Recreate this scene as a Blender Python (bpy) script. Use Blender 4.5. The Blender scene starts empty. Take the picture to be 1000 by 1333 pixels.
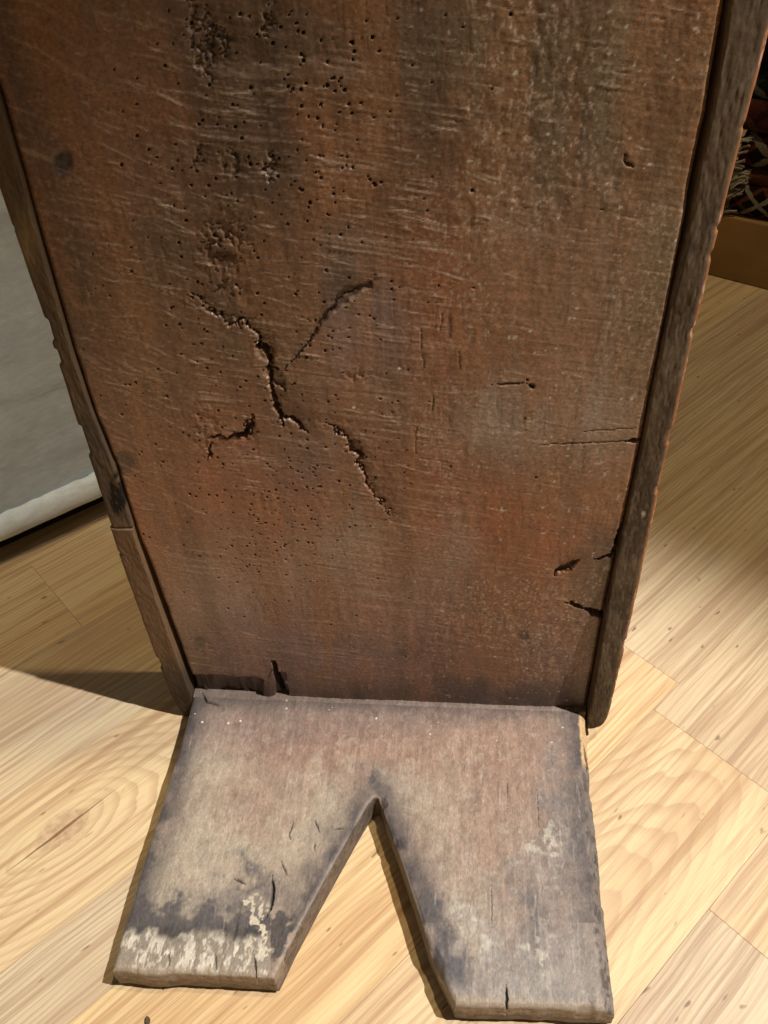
import bpy, math, random
import numpy as np
from mathutils import Matrix, Vector

# ------------------------------------------------------------------ camera
CAM_R = np.array([[0.9962846, 0.07513035, -0.04210029],
                  [0.02015499, -0.67867024, -0.73416653],
                  [-0.08373041, 0.73059027, -0.67766295]])   # rows: right, down, forward
CAM_C = np.array([0.05047712, -0.36989764, 0.53779284])
CAM_F = 1088.5                                                  # focal length in photo pixels (1000 x 1333)
scene = bpy.context.scene
cam_data = bpy.data.cameras.new('camera')
cam_data.sensor_fit = 'VERTICAL'; cam_data.sensor_height = 36.0
cam_data.lens = 36.0 * CAM_F / 1333.0
cam_data.clip_start = 0.02; cam_data.clip_end = 50
cam = bpy.data.objects.new('camera', cam_data)
scene.collection.objects.link(cam)
r, d, fw = CAM_R
cam.matrix_world = Matrix(((r[0], -d[0], -fw[0], CAM_C[0]), (r[1], -d[1], -fw[1], CAM_C[1]),
                           (r[2], -d[2], -fw[2], CAM_C[2]), (0, 0, 0, 1)))
scene.camera = cam

# ------------------------------------------------------------------ world and lamps
world = bpy.data.worlds.new('World'); scene.world = world
world.use_nodes = True
bg = world.node_tree.nodes['Background']
bg.inputs['Color'].default_value = (1.0, 0.70, 0.37, 1)
bg.inputs['Strength'].default_value = 0.055


def lamp(name, kind, loc, aim, energy, colour, **kw):
    ld = bpy.data.lights.new(name, kind)
    ld.energy = energy; ld.color = colour
    for k, v in kw.items():
        setattr(ld, k, v)
    o = bpy.data.objects.new(name, ld)
    scene.collection.objects.link(o)
    o.location = loc
    o.rotation_euler = (Vector(aim) - Vector(loc)).to_track_quat('-Z', 'Y').to_euler()
    return o


# ceiling spot to the right of the bench, a little in front of the seat's plane: hard main light
lamp('ceiling_spot', 'SPOT', (1.05, -0.275, 2.10), (0.06, -0.25, 0.0), 300, (1.0, 0.97, 0.94),
     spot_size=math.radians(26), spot_blend=0.55, shadow_soft_size=0.016)
# second ceiling lamp, almost straight above the bench
lamp('ceiling_lamp', 'SPOT', (0.55, 0.075, 2.30), (0.0, 0.0, 0.0), 64, (1.0, 0.77, 0.43),
     spot_size=math.radians(95), spot_blend=0.6, shadow_soft_size=0.03)
# wide soft fill light added from the front, source unseen
lamp('front_fill', 'AREA', (-0.5, -2.2, 2.3), (0.0, 0.0, 0.2), 2.5, (1.0, 0.90, 0.78), size=1.2)
# fill spot added to brighten the sofa, source unseen
lamp('sofa_fill', 'SPOT', (-0.95, -1.5, 2.30), (-0.66, 0.10, 0.40), 85, (0.92, 0.97, 1.0),
     spot_size=math.radians(17), spot_blend=0.6, shadow_soft_size=0.08)

scene.view_settings.view_transform = 'Standard'
scene.view_settings.look = 'None'
scene.view_settings.exposure = 0.0
scene.view_settings.gamma = 1.0

# ------------------------------------------------------------------ photo pixel <-> place
FLOOR = -0.028
PC = np.array([500.0, 666.5])


def ray(p):
    return CAM_R.T @ np.array([p[0] - PC[0], p[1] - PC[1], CAM_F])


def on_y(p, y=0.0):
    v = ray(p); return CAM_C + (y - CAM_C[1]) / v[1] * v


def on_z(p, z=0.0):
    v = ray(p); return CAM_C + (z - CAM_C[2]) / v[2] * v


def to_px(X, Y, Z):
    a, b, c = X - CAM_C[0], Y - CAM_C[1], Z - CAM_C[2]
    qx = CAM_R[0, 0] * a + CAM_R[0, 1] * b + CAM_R[0, 2] * c
    qy = CAM_R[1, 0] * a + CAM_R[1, 1] * b + CAM_R[1, 2] * c
    qz = CAM_R[2, 0] * a + CAM_R[2, 1] * b + CAM_R[2, 2] * c
    return PC[0] + CAM_F * qx / qz, PC[1] + CAM_F * qy / qz


# ------------------------------------------------------------------ noise
_tab = np.random.default_rng(7).random((64, 256, 256)).astype(np.float32)


def vnoise(x, y, seed=0):
    t = _tab[seed % 64]
    fx = np.floor(x); fy = np.floor(y)
    ux = x - fx; uy = y - fy
    ix = fx.astype(np.int64) & 255; iy = fy.astype(np.int64) & 255
    jx = (ix + 1) & 255; jy = (iy + 1) & 255
    ux = ux * ux * ux * (ux * (ux * 6 - 15) + 10); uy = uy * uy * uy * (uy * (uy * 6 - 15) + 10)
    return (t[ix, iy] * (1 - ux) + t[jx, iy] * ux) * (1 - uy) + (t[ix, jy] * (1 - ux) + t[jx, jy] * ux) * uy


def fbm(x, y, sx, sy, octaves=4, seed=0, gain=0.5):
    s = 0; a = 1.0; n = 0
    for o in range(octaves):
        s = s + a * vnoise(x * sx * 2 ** o + 17.3 * o, y * sy * 2 ** o + 9.1 * o, seed + o * 5)
        n += a; a *= gain
    return s / n


def sstep(a, b, x):
    t = np.clip((x - a) / (b - a), 0, 1); return t * t * (3 - 2 * t)


def blob(px, py, cx, cy, rx, ry, ang=0.0):
    c, s = math.cos(math.radians(ang)), math.sin(math.radians(ang))
    u = (px - cx) * c + (py - cy) * s; v = -(px - cx) * s + (py - cy) * c
    return np.exp(-(u / rx) ** 2 - (v / ry) ** 2)


def mixc(col, c, w):
    w = np.clip(w, 0, 1)[..., None]
    return col * (1 - w) + np.array(c) * w


def poly_dist(A, B, pts):
    """distance to a polyline, position along it 0..1 and side sign"""
    best = np.full(A.shape, 9.0); along = np.zeros(A.shape); side = np.zeros(A.shape)
    pts = np.array(pts, float)
    L = np.concatenate([[0], np.cumsum(np.linalg.norm(np.diff(pts, axis=0), axis=1))])
    for k in range(len(pts) - 1):
        p, q = pts[k], pts[k + 1]
        e = q - p; n = e @ e + 1e-12
        t = np.clip(((A - p[0]) * e[0] + (B - p[1]) * e[1]) / n, 0, 1)
        dx = A - p[0] - t * e[0]; dy = B - p[1] - t * e[1]
        dd = np.hypot(dx, dy)
        m = dd < best
        best = np.where(m, dd, best)
        along = np.where(m, (L[k] + t * math.sqrt(n)) / L[-1], along)
        side = np.where(m, np.sign(e[0] * dy - e[1] * dx), side)
    return best, along, side


# ------------------------------------------------------------------ mesh helpers
def link(o, parent=None):
    scene.collection.objects.link(o)
    if parent is not None:
        o.parent = parent
    return o


def mesh_object(name, verts, faces, mat, parent=None, colour=None, smooth=True):
    """faces: list of arrays of quads / ngons"""
    me = bpy.data.meshes.new(name)
    verts = np.asarray(verts, np.float32)
    me.vertices.add(len(verts)); me.vertices.foreach_set('co', verts.ravel())
    loops = np.concatenate([np.asarray(f, np.int32).ravel() for f in faces])
    sizes = np.concatenate([np.full(len(f), np.asarray(f).shape[1], np.int32) for f in faces])
    starts = np.concatenate([[0], np.cumsum(sizes)[:-1]]).astype(np.int32)
    me.loops.add(len(loops)); me.loops.foreach_set('vertex_index', loops)
    me.polygons.add(len(sizes)); me.polygons.foreach_set('loop_start', starts)
    me.polygons.foreach_set('loop_total', sizes)
    me.polygons.foreach_set('use_smooth', np.full(len(sizes), smooth))
    me.update(calc_edges=True); me.validate()
    if colour is not None:
        at = me.color_attributes.new('wear_and_light', 'FLOAT_COLOR', 'POINT')
        c = np.ones((len(verts), 4), np.float32); c[:, :3] = colour
        at.data.foreach_set('color', c.ravel())
    me.materials.append(mat)
    return link(bpy.data.objects.new(name, me), parent)


def grid_faces(nr, nc, base=0, flip=False):
    i = np.arange(nr - 1)[:, None] * nc + np.arange(nc - 1)[None, :] + base
    q = np.stack([i, i + 1, i + nc + 1, i + nc], -1).reshape(-1, 4)
    return q[:, ::-1] if flip else q


def loft(loops, cap=True, flip=False):
    """loops: (rows, n, 3) closed cross-sections -> verts, faces"""
    R, n, _ = loops.shape
    i = np.arange(R - 1)[:, None] * n; j = np.arange(n)[None, :]; k = (np.arange(n) + 1)[None, :] % n
    q = np.stack([i + j, i + k, i + n + k, i + n + j], -1).reshape(-1, 4)
    f = [q[:, ::-1] if flip else q]
    if cap:
        a = np.arange(n)[None, ::-1]; b = (np.arange(n) + (R - 1) * n)[None, :]
        f += [a[:, ::-1], b[:, ::-1]] if flip else [a, b]
    return loops.reshape(-1, 3), f


def tag(o, label, cat, group=None, kind=None):
    o['label'] = label; o['category'] = cat
    if group: o['group'] = group
    if kind: o['kind'] = kind
    return o


# ------------------------------------------------------------------ node helper
class NT:
    def __init__(self, name):
        self.m = bpy.data.materials.new(name); self.m.use_nodes = True
        self.t = self.m.node_tree; self.b = self.t.nodes['Principled BSDF']

    def n(self, typ, ins=None, **kw):
        nd = self.t.nodes.new(typ)
        for k, v in kw.items(): setattr(nd, k, v)
        for k, v in (ins or {}).items(): self.put(nd.inputs[k], v)
        return nd

    def put(self, sock, v):
        if hasattr(v, 'is_output'): self.t.links.new(v, sock)
        elif hasattr(v, 'outputs'): self.t.links.new(v.outputs[0], sock)
        else: sock.default_value = v

    def math(self, op, a, b=0.0, c=None):
        ins = {0: a, 1: b}
        if c is not None: ins[2] = c
        return self.n('ShaderNodeMath', ins, operation=op).outputs[0]

    def noise(self, vec, scale, detail=3.0, rough=0.5, dist=0.0):
        return self.n('ShaderNodeTexNoise', {'Vector': vec, 'Scale': scale, 'Detail': detail, 'Roughness': rough, 'Distortion': dist}).outputs[0]

    def mapping(self, vec, scale=(1, 1, 1), loc=(0, 0, 0)):
        return self.n('ShaderNodeMapping', {'Vector': vec, 'Scale': scale, 'Location': loc}).outputs[0]

    def ramp(self, fac, stops):
        nd = self.n('ShaderNodeValToRGB', {0: fac})
        el = nd.color_ramp.elements
        while len(el) < len(stops): el.new(0.5)
        for e, (p, c) in zip(el, stops):
            e.position = p; e.color = (*c, 1) if len(c) == 3 else c
        return nd.outputs[0]

    def mix(self, fac, a, b, mode='MIX'):
        nd = self.n('ShaderNodeMix', data_type='RGBA', blend_type=mode)
        self.put(nd.inputs[0], fac); self.put(nd.inputs[6], a); self.put(nd.inputs[7], b)
        return nd.outputs[2]

    def bump(self, h, strength, dist, normal=None):
        nd = self.n('ShaderNodeBump', {'Height': h, 'Strength': strength, 'Distance': dist})
        if normal is not None: self.put(nd.inputs['Normal'], normal)
        return nd.outputs[0]

    def coord(self): return self.n('ShaderNodeTexCoord').outputs['Object']


def mat_old_wood(name, grain, rough=0.62, spec=0.35, bump=0.00025, contrast=0.35, fleck=0.35):
    """old timber: worn colours and painted light from the mesh, fibre, pores and sparkle from noise. grain = stretch of the fibre noise"""
    t = NT(name); co = t.coord()
    col = t.n('ShaderNodeVertexColor', layer_name='wear_and_light').outputs[0]
    fib = t.noise(t.mapping(co, grain), 1.0, 5.0, 0.6)
    fine = t.noise(co, 900.0, 3.0, 0.6)
    mid = t.noise(t.mapping(co, tuple(g * 0.35 for g in grain)), 1.0, 4.0, 0.6, 0.6)
    f = t.math('ADD', t.math('MULTIPLY', fib, 0.5), t.math('ADD', t.math('MULTIPLY', fine, 0.25), t.math('MULTIPLY', mid, 0.25)))
    g = t.ramp(f, [(0.30, (1 - contrast,) * 3), (0.5, (1.0,) * 3), (0.70, (1 + contrast,) * 3)])
    sp = t.noise(t.mapping(co, tuple(0.5 * x if x < 300 else 1.0 * x for x in grain), (3, 5, 7)), 1.25, 2.0, 0.7)
    spk = t.ramp(sp, [(0.34, (1 - fleck,) * 3), (0.46, (1.0,) * 3), (0.56, (1.0,) * 3), (0.70, (1 + 1.6 * fleck,) * 3)])  # dark and pale specks; the pale ones paint in a fine sparkle
    t.put(t.b.inputs['Base Color'], t.mix(1.0, t.mix(1.0, col, g, 'MULTIPLY'), spk, 'MULTIPLY'))
    t.put(t.b.inputs['Roughness'], t.math('ADD', rough - 0.12, t.math('MULTIPLY', mid, 0.24)))
    t.b.inputs['Specular IOR Level'].default_value = spec
    t.put(t.b.inputs['Normal'], t.bump(f, 1.0, bump))
    return t.m


M_SEAT = mat_old_wood('seat_wood', (420, 420, 520), 0.42, 0.50, 0.00030, 0.18, 0.30)
M_LEG = mat_old_wood('leg_wood', (900, 330, 900), 0.58, 0.30, 0.00025, 0.14, 0.22)
M_APRON = mat_old_wood('apron_wood', (600, 600, 300), 0.72, 0.16, 0.0002, 0.10, 0.16)


def mat_floor():
    t = NT('floor_wood'); co = t.coord()
    sep = t.n('ShaderNodeSeparateXYZ', {0: co})
    u, v = sep.outputs[0], sep.outputs[1]
    at = lambda n: t.n('ShaderNodeAttribute', attribute_name=n, attribute_type='OBJECT').outputs['Fac']
    gu, gv, seed, tone, knot = at('ring_u'), at('ring_v'), at('seed'), at('tone'), at('knot')
    off = t.n('ShaderNodeCombineXYZ', {0: t.math('MULTIPLY', seed, 3.7), 1: t.math('MULTIPLY', seed, 5.1), 2: seed}).outputs[0]
    p = t.n('ShaderNodeVectorMath', {0: co, 1: off}, operation='ADD').outputs[0]
    w1 = t.math('SUBTRACT', t.noise(t.mapping(p, (5, 17, 5)), 1.0, 2.0, 0.5), 0.5)
    w2 = t.math('SUBTRACT', t.noise(t.mapping(p, (22, 90, 20)), 1.0, 2.0, 0.5), 0.5)
    du = t.math('MULTIPLY', t.math('SUBTRACT', u, gu), at('ring_k'))
    dv = t.math('SUBTRACT', v, gv)
    rr = t.math('SQRT', t.math('ADD', t.math('MULTIPLY', du, du), t.math('MULTIPLY', dv, dv)))
    rr = t.math('ADD', rr, t.math('ADD', t.math('MULTIPLY', w1, 0.024), t.math('MULTIPLY', w2, 0.0035)))
    ph = t.math('FRACT', t.math('MULTIPLY', rr, at('ring_n')))
    ring = t.ramp(ph, [(0.0, (0.06,) * 3), (0.42, (0.10,) * 3), (0.72, (0.75,) * 3), (0.90, (1.0,) * 3), (0.97, (0.15,) * 3)])
    ringstr = t.ramp(t.noise(t.mapping(p, (4, 26, 4)), 1.0, 2.0), [(0.30, (0.25,) * 3), (0.60, (1.0,) * 3)])
    ringf = t.math('MULTIPLY', ring, ringstr)
    pores = t.ramp(t.noise(t.mapping(p, (28, 900, 28)), 1.0, 3.0, 0.6), [(0.44, (0,) * 3), (0.72, (1,) * 3)])
    base = t.ramp(t.noise(t.mapping(p, (2.5, 14, 3)), 1.0, 3.0), [(0.28, (0.61, 0.430, 0.255)), (0.52, (0.72, 0.580, 0.355)), (0.75, (0.69, 0.505, 0.335))])
    c = t.mix(t.math('MULTIPLY', ringf, 0.60), base, (0.42, 0.265, 0.165, 1))
    strk = t.ramp(t.noise(t.mapping(p, (4, 150, 9)), 1.0, 4.0, 0.65, 0.4), [(0.46, (0,) * 3), (0.66, (1,) * 3)])
    c = t.mix(t.math('MULTIPLY', strk, 0.78), c, (0.40, 0.245, 0.140, 1))
    c = t.mix(t.math('MULTIPLY', pores, 0.25), c, (0.38, 0.24, 0.15, 1))
    stain = t.ramp(t.noise(t.mapping(p, (9, 22, 9), (3, 1, 0)), 1.0, 2.0), [(0.60, (0,) * 3), (0.78, (1,) * 3)])
    c = t.mix(t.math('MULTIPLY', stain, 0.40), c, (0.40, 0.285, 0.225, 1))
    fl = t.ramp(t.noise(t.mapping(p, (60, 170, 50), (1, 7, 0)), 1.0, 1.0), [(0.735, (0,) * 3), (0.79, (1,) * 3)])
    c = t.mix(t.math('MULTIPLY', fl, 0.75), c, (0.17, 0.095, 0.05, 1))
    # the knot: a round brown eye with a split through it
    ku = t.math('MULTIPLY', t.math('SUBTRACT', u, gu), 0.75)
    kr = t.math('SQRT', t.math('ADD', t.math('MULTIPLY', ku, ku), t.math('MULTIPLY', dv, dv)))
    kr = t.math('ADD', kr, t.math('MULTIPLY', w2, 0.012))
    eye = t.math('MULTIPLY', knot, t.ramp(kr, [(0.0120, (1,) * 3), (0.0160, (0,) * 3)]))
    c = t.mix(t.math('MULTIPLY', eye, 0.6), c, t.ramp(t.noise(p, 260.0, 3.0), [(0.35, (0.34, 0.21, 0.135)), (0.7, (0.58, 0.42, 0.28))]))
    cu = t.math('SUBTRACT', 1.0, t.math('MULTIPLY', t.math('ABSOLUTE', t.math('SUBTRACT', u, gu)), 20.0))
    cd = t.math('ABSOLUTE', t.math('ADD', t.math('ADD', dv, t.math('MULTIPLY', t.math('SUBTRACT', u, gu), -0.05)), t.math('MULTIPLY', w2, 0.004)))
    crack = t.math('MULTIPLY', knot, t.math('LESS_THAN', cd, t.math('MULTIPLY', cu, 0.0011)))
    c = t.mix(t.math('MULTIPLY', crack, 0.8), c, (0.15, 0.08, 0.04, 1))
    hsv = t.n('ShaderNodeHueSaturation', {'Hue': 0.5, 'Saturation': t.math('ADD', 0.80, t.math('MULTIPLY', tone, 0.35)),
                                        'Value': t.math('ADD', 0.80, t.math('MULTIPLY', tone, 0.26)), 'Color': c})
    t.put(t.b.inputs['Base Color'], hsv)
    t.put(t.b.inputs['Roughness'], t.math('ADD', 0.42, t.math('MULTIPLY', t.noise(co, 30.0), 0.16)))
    t.b.inputs['Specular IOR Level'].default_value = 0.35
    h = t.math('ADD', t.math('MULTIPLY', ringf, -0.5), t.math('MULTIPLY', pores, -0.5))
    t.put(t.b.inputs['Normal'], t.bump(h, 0.6, 0.0002))
    return t.m


def mat_plain(name, col, rough=0.7, var=0.25, scale=60.0, bump=0.0, bscale=400.0):
    t = NT(name); co = t.coord()
    n = t.noise(co, scale, 4.0, 0.6)
    t.put(t.b.inputs['Base Color'], t.ramp(n, [(0.3, tuple(x * (1 - var) for x in col)), (0.7, tuple(x * (1 + var) for x in col))]))
    t.b.inputs['Roughness'].default_value = rough
    t.b.inputs['Specular IOR Level'].default_value = 0.25
    if bump: t.put(t.b.inputs['Normal'], t.bump(t.noise(co, bscale, 3.0, 0.6), 1.0, bump))
    return t.m


def mat_cloth(name, col, weave=900.0):
    t = NT(name); co = t.coord()
    a = t.n('ShaderNodeTexWave', {'Vector': co, 'Scale': weave * 0.35, 'Distortion': 2.0, 'Detail': 2.0, 'Detail Scale': 3.0}, bands_direction='Z').outputs[1]
    b = t.noise(t.mapping(co, (70, 70, 240)), 1.0, 4.0, 0.65)
    big = t.noise(co, 14.0, 3.0)
    f = t.math('ADD', t.math('MULTIPLY', b, 0.65), t.math('MULTIPLY', big, 0.35))
    t.put(t.b.inputs['Base Color'], t.ramp(f, [(0.3, tuple(x * 0.80 for x in col)), (0.7, tuple(min(1, x * 1.14) for x in col))]))
    t.b.inputs['Roughness'].default_value = 0.92
    t.b.inputs['Specular IOR Level'].default_value = 0.1
    h = t.math('ADD', t.math('MULTIPLY', a, 0.3), b)
    t.put(t.b.inputs['Normal'], t.bump(h, 0.8, 0.0012))
    return t.m


M_FLOOR = mat_floor()
M_GAP = mat_plain('floor_joint', (0.10, 0.06, 0.03), 0.9)
M_CLOTH = mat_cloth('cover_cloth', (0.57, 0.64, 0.71))
M_HEM = mat_cloth('hem_cloth', (0.78, 0.84, 0.90))
M_DARK = mat_plain('gap_shade', (0.02, 0.016, 0.012), 0.8)  # near black, paints in the shade of the gap under the sofa
M_PLINTH = mat_plain('plinth_wood', (0.30, 0.18, 0.07), 0.55, 0.25, 9.0, 0.0004, 120.0)
M_FRINGE = mat_plain('fringe_wool', (0.34, 0.31, 0.26), 0.95, 0.25, 200.0)
M_CRUMB = mat_plain('crumb', (0.10, 0.065, 0.04), 0.9, 0.5, 300.0, 0.0005, 900.0)
M_SPLINTER = mat_plain('splinter', (0.55, 0.42, 0.28), 0.9, 0.3, 300.0)

# ------------------------------------------------------------------ floor: laid boards running diagonally
ANG = 46.5
sub = mesh_object('floor', [(-2.2, -2.0, FLOOR - 0.012), (2.4, -2.0, FLOOR - 0.012), (2.4, 2.4, FLOOR - 0.012), (-2.2, 2.4, FLOOR - 0.012)],
                  [np.array([[0, 1, 2, 3]])], M_GAP, smooth=False)
sub['kind'] = 'structure'
rng = random.Random(11)
SEAMS = [-0.0252 - 0.1128 * k for k in range(15, 0, -1)] + [-0.0252, 0.0313, 0.144, 0.257, 0.362] + [0.362 + 0.1128 * k for k in range(1, 12)]
CUTS = {(-0.138): [0.193], (-0.2508): [0.158], (-0.3636): [0.0556], (0.257): [-0.13]}
SPECIAL = {}   # (seam, index) -> ring centre
ca, sa = math.cos(math.radians(ANG)), math.sin(math.radians(ANG))
knot_c = on_z((82, 1080), FLOOR); knot_uv = (knot_c[0] * ca + knot_c[1] * sa, -knot_c[0] * sa + knot_c[1] * ca)


def board(u0, u1, v0, v1):
    g, b, zt = 0.00009, 0.0004, FLOOR
    o = [(u0 + g, v0 + g), (u1 - g, v0 + g), (u1 - g, v1 - g), (u0 + g, v1 - g)]
    i = [(u0 + g + b, v0 + g + b), (u1 - g - b, v0 + g + b), (u1 - g - b, v1 - g - b), (u0 + g + b, v1 - g - b)]
    vs = [(x, y, zt - 0.0115) for x, y in o] + [(x, y, zt - b * 0.5) for x, y in o] + [(x, y, zt) for x, y in i]
    q = [(3, 2, 1, 0), (8, 9, 10, 11)]
    for k in range(4):
        m = (k + 1) % 4
        q += [(k, m, 4 + m, 4 + k), (4 + k, 4 + m, 8 + m, 8 + k)]
    o = mesh_object('plank', vs, [np.array(q)], M_FLOOR, sub, smooth=False)
    o.rotation_euler = (0, 0, math.radians(ANG))
    return o


for a, b in zip(SEAMS[:-1], SEAMS[1:]):
    key = [k for k in CUTS if abs(k - a) < 0.002]
    c0 = CUTS[key[0]][0] if key else rng.uniform(-0.6, 0.6)
    if abs(a - 0.0313) < 1e-3: c0 = -0.62
    if abs(a + 0.0252) < 1e-3: c0 = 0.62
    cuts = [c0]
    while cuts[-1] < 2.3: cuts.append(cuts[-1] + rng.uniform(0.7, 1.1))
    while cuts[0] > -2.1: cuts.insert(0, cuts[0] - rng.uniform(0.7, 1.1))
    for u0, u1 in zip(cuts[:-1], cuts[1:]):
        uc, vc = (u0 + u1) / 2, (a + b) / 2
        x, y = uc * ca - vc * sa, uc * sa + vc * ca
        if not (-1.9 < x < 1.9 and -1.4 < y < 2.0):
            continue
        o = board(u0, u1, a, b)
        o['seed'] = rng.uniform(0, 40); o['tone'] = rng.uniform(0.1, 0.9); o['knot'] = 0.0
        o['ring_k'] = rng.uniform(0.06, 0.13); o['ring_n'] = rng.uniform(150, 290)
        o['ring_u'] = uc + rng.uniform(-0.5, 0.5)
        o['ring_v'] = rng.choice([a - rng.uniform(0.03, 0.3), b + rng.uniform(0.03, 0.3), vc + rng.uniform(-0.04, 0.04)])
        if abs(a - 0.0313) < 1e-3 and u0 < knot_uv[0] < u1:
            o['ring_u'], o['ring_v'], o['knot'], o['tone'] = float(knot_uv[0]), float(knot_uv[1]), 1.0, 0.75
            o['ring_k'] = 0.40; o['ring_n'] = 190.0
        if abs(a + 0.2508) < 2e-3 and u0 < 0.0 < u1:      # arched grain beside the right foot
            o['ring_u'], o['ring_v'], o['tone'] = -0.26, -0.196, 0.7
            o['ring_k'] = 0.15; o['ring_n'] = 210.0
        if abs(a + 0.2508) < 2e-3 and u0 > 0.1:
            o['ring_v'] = -0.45; o['tone'] = 0.4
        if abs(a + 0.138) < 2e-3 and u0 > 0.1 and u0 < 0.5:
            o['ring_v'] = -0.6; o['tone'] = 0.35
        if abs(a + 0.138) < 2e-3 and u0 < 0.1 and u1 > 0.1:
            o['ring_v'] = 0.3; o['tone'] = 0.95
        if abs(a + 0.0252) < 1e-3:
            o['ring_v'] = -0.5; o['tone'] = 0.3

# ------------------------------------------------------------------ the bench, stood on its end
bench = bpy.data.objects.new('bench', None); link(bench)
tag(bench, 'old worm-eaten brown wooden bench stood on end with notched foot board on the floor', 'bench')
bench.location = (0, 0, FLOOR)
bench_inv = Matrix.Translation((0, 0, -FLOOR))


def part(o):
    o.matrix_parent_inverse = bench_inv; return o


# edges of the seat board, read off the photograph
EL = np.array([on_y(p) for p in [(0, 120), (30, 225), (50, 300), (95, 455), (120, 530), (150, 605), (180, 700), (215, 800), (252, 900)]])
ER = np.array([on_y(p) for p in [(945, 0), (920, 150), (905, 215), (890, 300), (870, 400), (850, 500), (832, 590), (810, 690), (790, 780), (767, 905)]])


def edge_l(z): return np.interp(z, EL[::-1, 2], EL[::-1, 0])
def edge_r(z): return np.interp(z, ER[::-1, 2], ER[::-1, 0])


TOP = 0.90
ST = 0.0006
zz = np.concatenate([np.arange(-0.006, 0.50, ST), np.arange(0.50, TOP + 1e-6, 0.004)])
NX = 505
ss = np.linspace(0, 1, NX)
Zg = np.repeat(zz[:, None], NX, 1)
GAPL = 0.0003 + 0.0022 * sstep(0.19, 0.12, zz) * sstep(-0.02, 0.03, zz)
xl = edge_l(zz) + GAPL; xr = edge_r(zz) - 0.0006 + 0.0006 * (fbm(zz, zz * 0, 90, 1, 3, 3) - 0.5)
xl = xl + 0.0012 * (fbm(zz, zz * 0, 60, 1, 3, 5) - 0.5)
Xg = xl[:, None] + (xr - xl)[:, None] * ss[None, :]
PX, PY = to_px(Xg, 0 * Xg, Zg)
H = np.zeros_like(Xg)            # height towards the viewer, metres
DK = np.zeros_like(Xg)           # darkening in cracks and holes

# colours of the timber, some light and shade painted in ----------------------------------------------------
n1 = fbm(Xg, Zg, 18, 7, 4, 1); n2 = fbm(Xg, Zg, 60, 22, 4, 2); n3 = fbm(Xg, Zg, 240, 60, 4, 3); n4 = fbm(Xg, Zg, 35, 30, 4, 9)
C = np.zeros(Xg.shape + (3,)) + np.array((0.205, 0.102, 0.052))
C = mixc(C, (0.270, 0.118, 0.048), 0.8 * sstep(0.45, 0.62, n1) )
C = mixc(C, (0.150, 0.088, 0.052), 0.9 * sstep(0.50, 0.66, n2) * sstep(0.60, 0.42, n1))
RUST, GREY, OLIVE, DARKW_SHADE, PURP = (0.300, 0.105, 0.040), (0.320, 0.235, 0.178), (0.185, 0.130, 0.072), (0.080, 0.050, 0.032), (0.205, 0.128, 0.106)
wob = (n4 - 0.5) * 60
qx, qy = PX + wob, PY + (n2 - 0.5) * 60
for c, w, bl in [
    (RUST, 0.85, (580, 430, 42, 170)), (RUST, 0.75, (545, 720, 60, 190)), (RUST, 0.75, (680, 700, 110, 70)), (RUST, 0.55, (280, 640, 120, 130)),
    ((0.165, 0.090, 0.048), 0.65, (200, 440, 110, 150)), (RUST, 0.6, (560, 330, 40, 90)), (RUST, 0.5, (400, 640, 50, 70)),  # brown patch at mid left paints in the dimmer light there
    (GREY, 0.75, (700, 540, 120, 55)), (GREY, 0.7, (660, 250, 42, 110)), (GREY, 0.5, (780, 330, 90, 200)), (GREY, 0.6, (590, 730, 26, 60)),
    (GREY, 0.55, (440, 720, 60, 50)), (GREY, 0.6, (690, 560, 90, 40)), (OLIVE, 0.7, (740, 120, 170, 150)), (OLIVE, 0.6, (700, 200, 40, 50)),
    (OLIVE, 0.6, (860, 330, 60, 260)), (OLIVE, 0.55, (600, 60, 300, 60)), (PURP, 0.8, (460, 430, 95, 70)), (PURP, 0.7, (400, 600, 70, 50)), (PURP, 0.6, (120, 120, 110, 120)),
    ((0.32, 0.205, 0.150), 0.85, (295, 775, 110, 70)), ((0.32, 0.20, 0.145), 0.75, (520, 775, 70, 60)), (DARKW_SHADE, 0.5, (450, 50, 110, 80)), (PURP, 0.55, (330, 860, 130, 50)), (PURP, 0.6, (480, 860, 110, 60)), (PURP, 0.5, (740, 850, 90, 70)), (DARKW_SHADE, 0.65, (352, 130, 20, 150)),  # top-centre dark patch paints in dim light, low-left pale patch bounced light
    (DARKW_SHADE, 0.45, (560, 180, 100, 130)), (DARKW_SHADE, 0.35, (300, 250, 90, 160)), (DARKW_SHADE, 0.75, (785, 725, 34, 30)), (DARKW_SHADE, 0.7, (800, 800, 22, 90)), (DARKW_SHADE, 0.45, (530, 855, 40, 22)), (DARKW_SHADE, 0.6, (440, 375, 40, 26)),
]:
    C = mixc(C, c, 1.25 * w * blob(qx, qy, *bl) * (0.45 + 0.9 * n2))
C = C * (0.90 + 0.20 * n3)[..., None]
vb = fbm(Xg + 0.01 * n4, Zg, 42, 2.2, 4, 14, 0.6)            # long tonal bands along the grain
C = C * (0.80 + 0.40 * vb)[..., None]
C = mixc(C, (0.275, 0.130, 0.056), 0.50 * sstep(0.55, 0.68, fbm(Xg, Zg, 55, 9, 4, 16)))
C = mixc(C, (0.110, 0.064, 0.038), 0.32 * sstep(0.56, 0.70, fbm(Xg, Zg, 60, 7, 4, 18)))
# vertical pores
po = sstep(0.70, 0.80, fbm(Xg, Zg, 900, 60, 2, 12)) * sstep(0.45, 0.6, n4)
C = C * (1 - 0.25 * po)[..., None]; H -= 0.00008 * po
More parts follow.
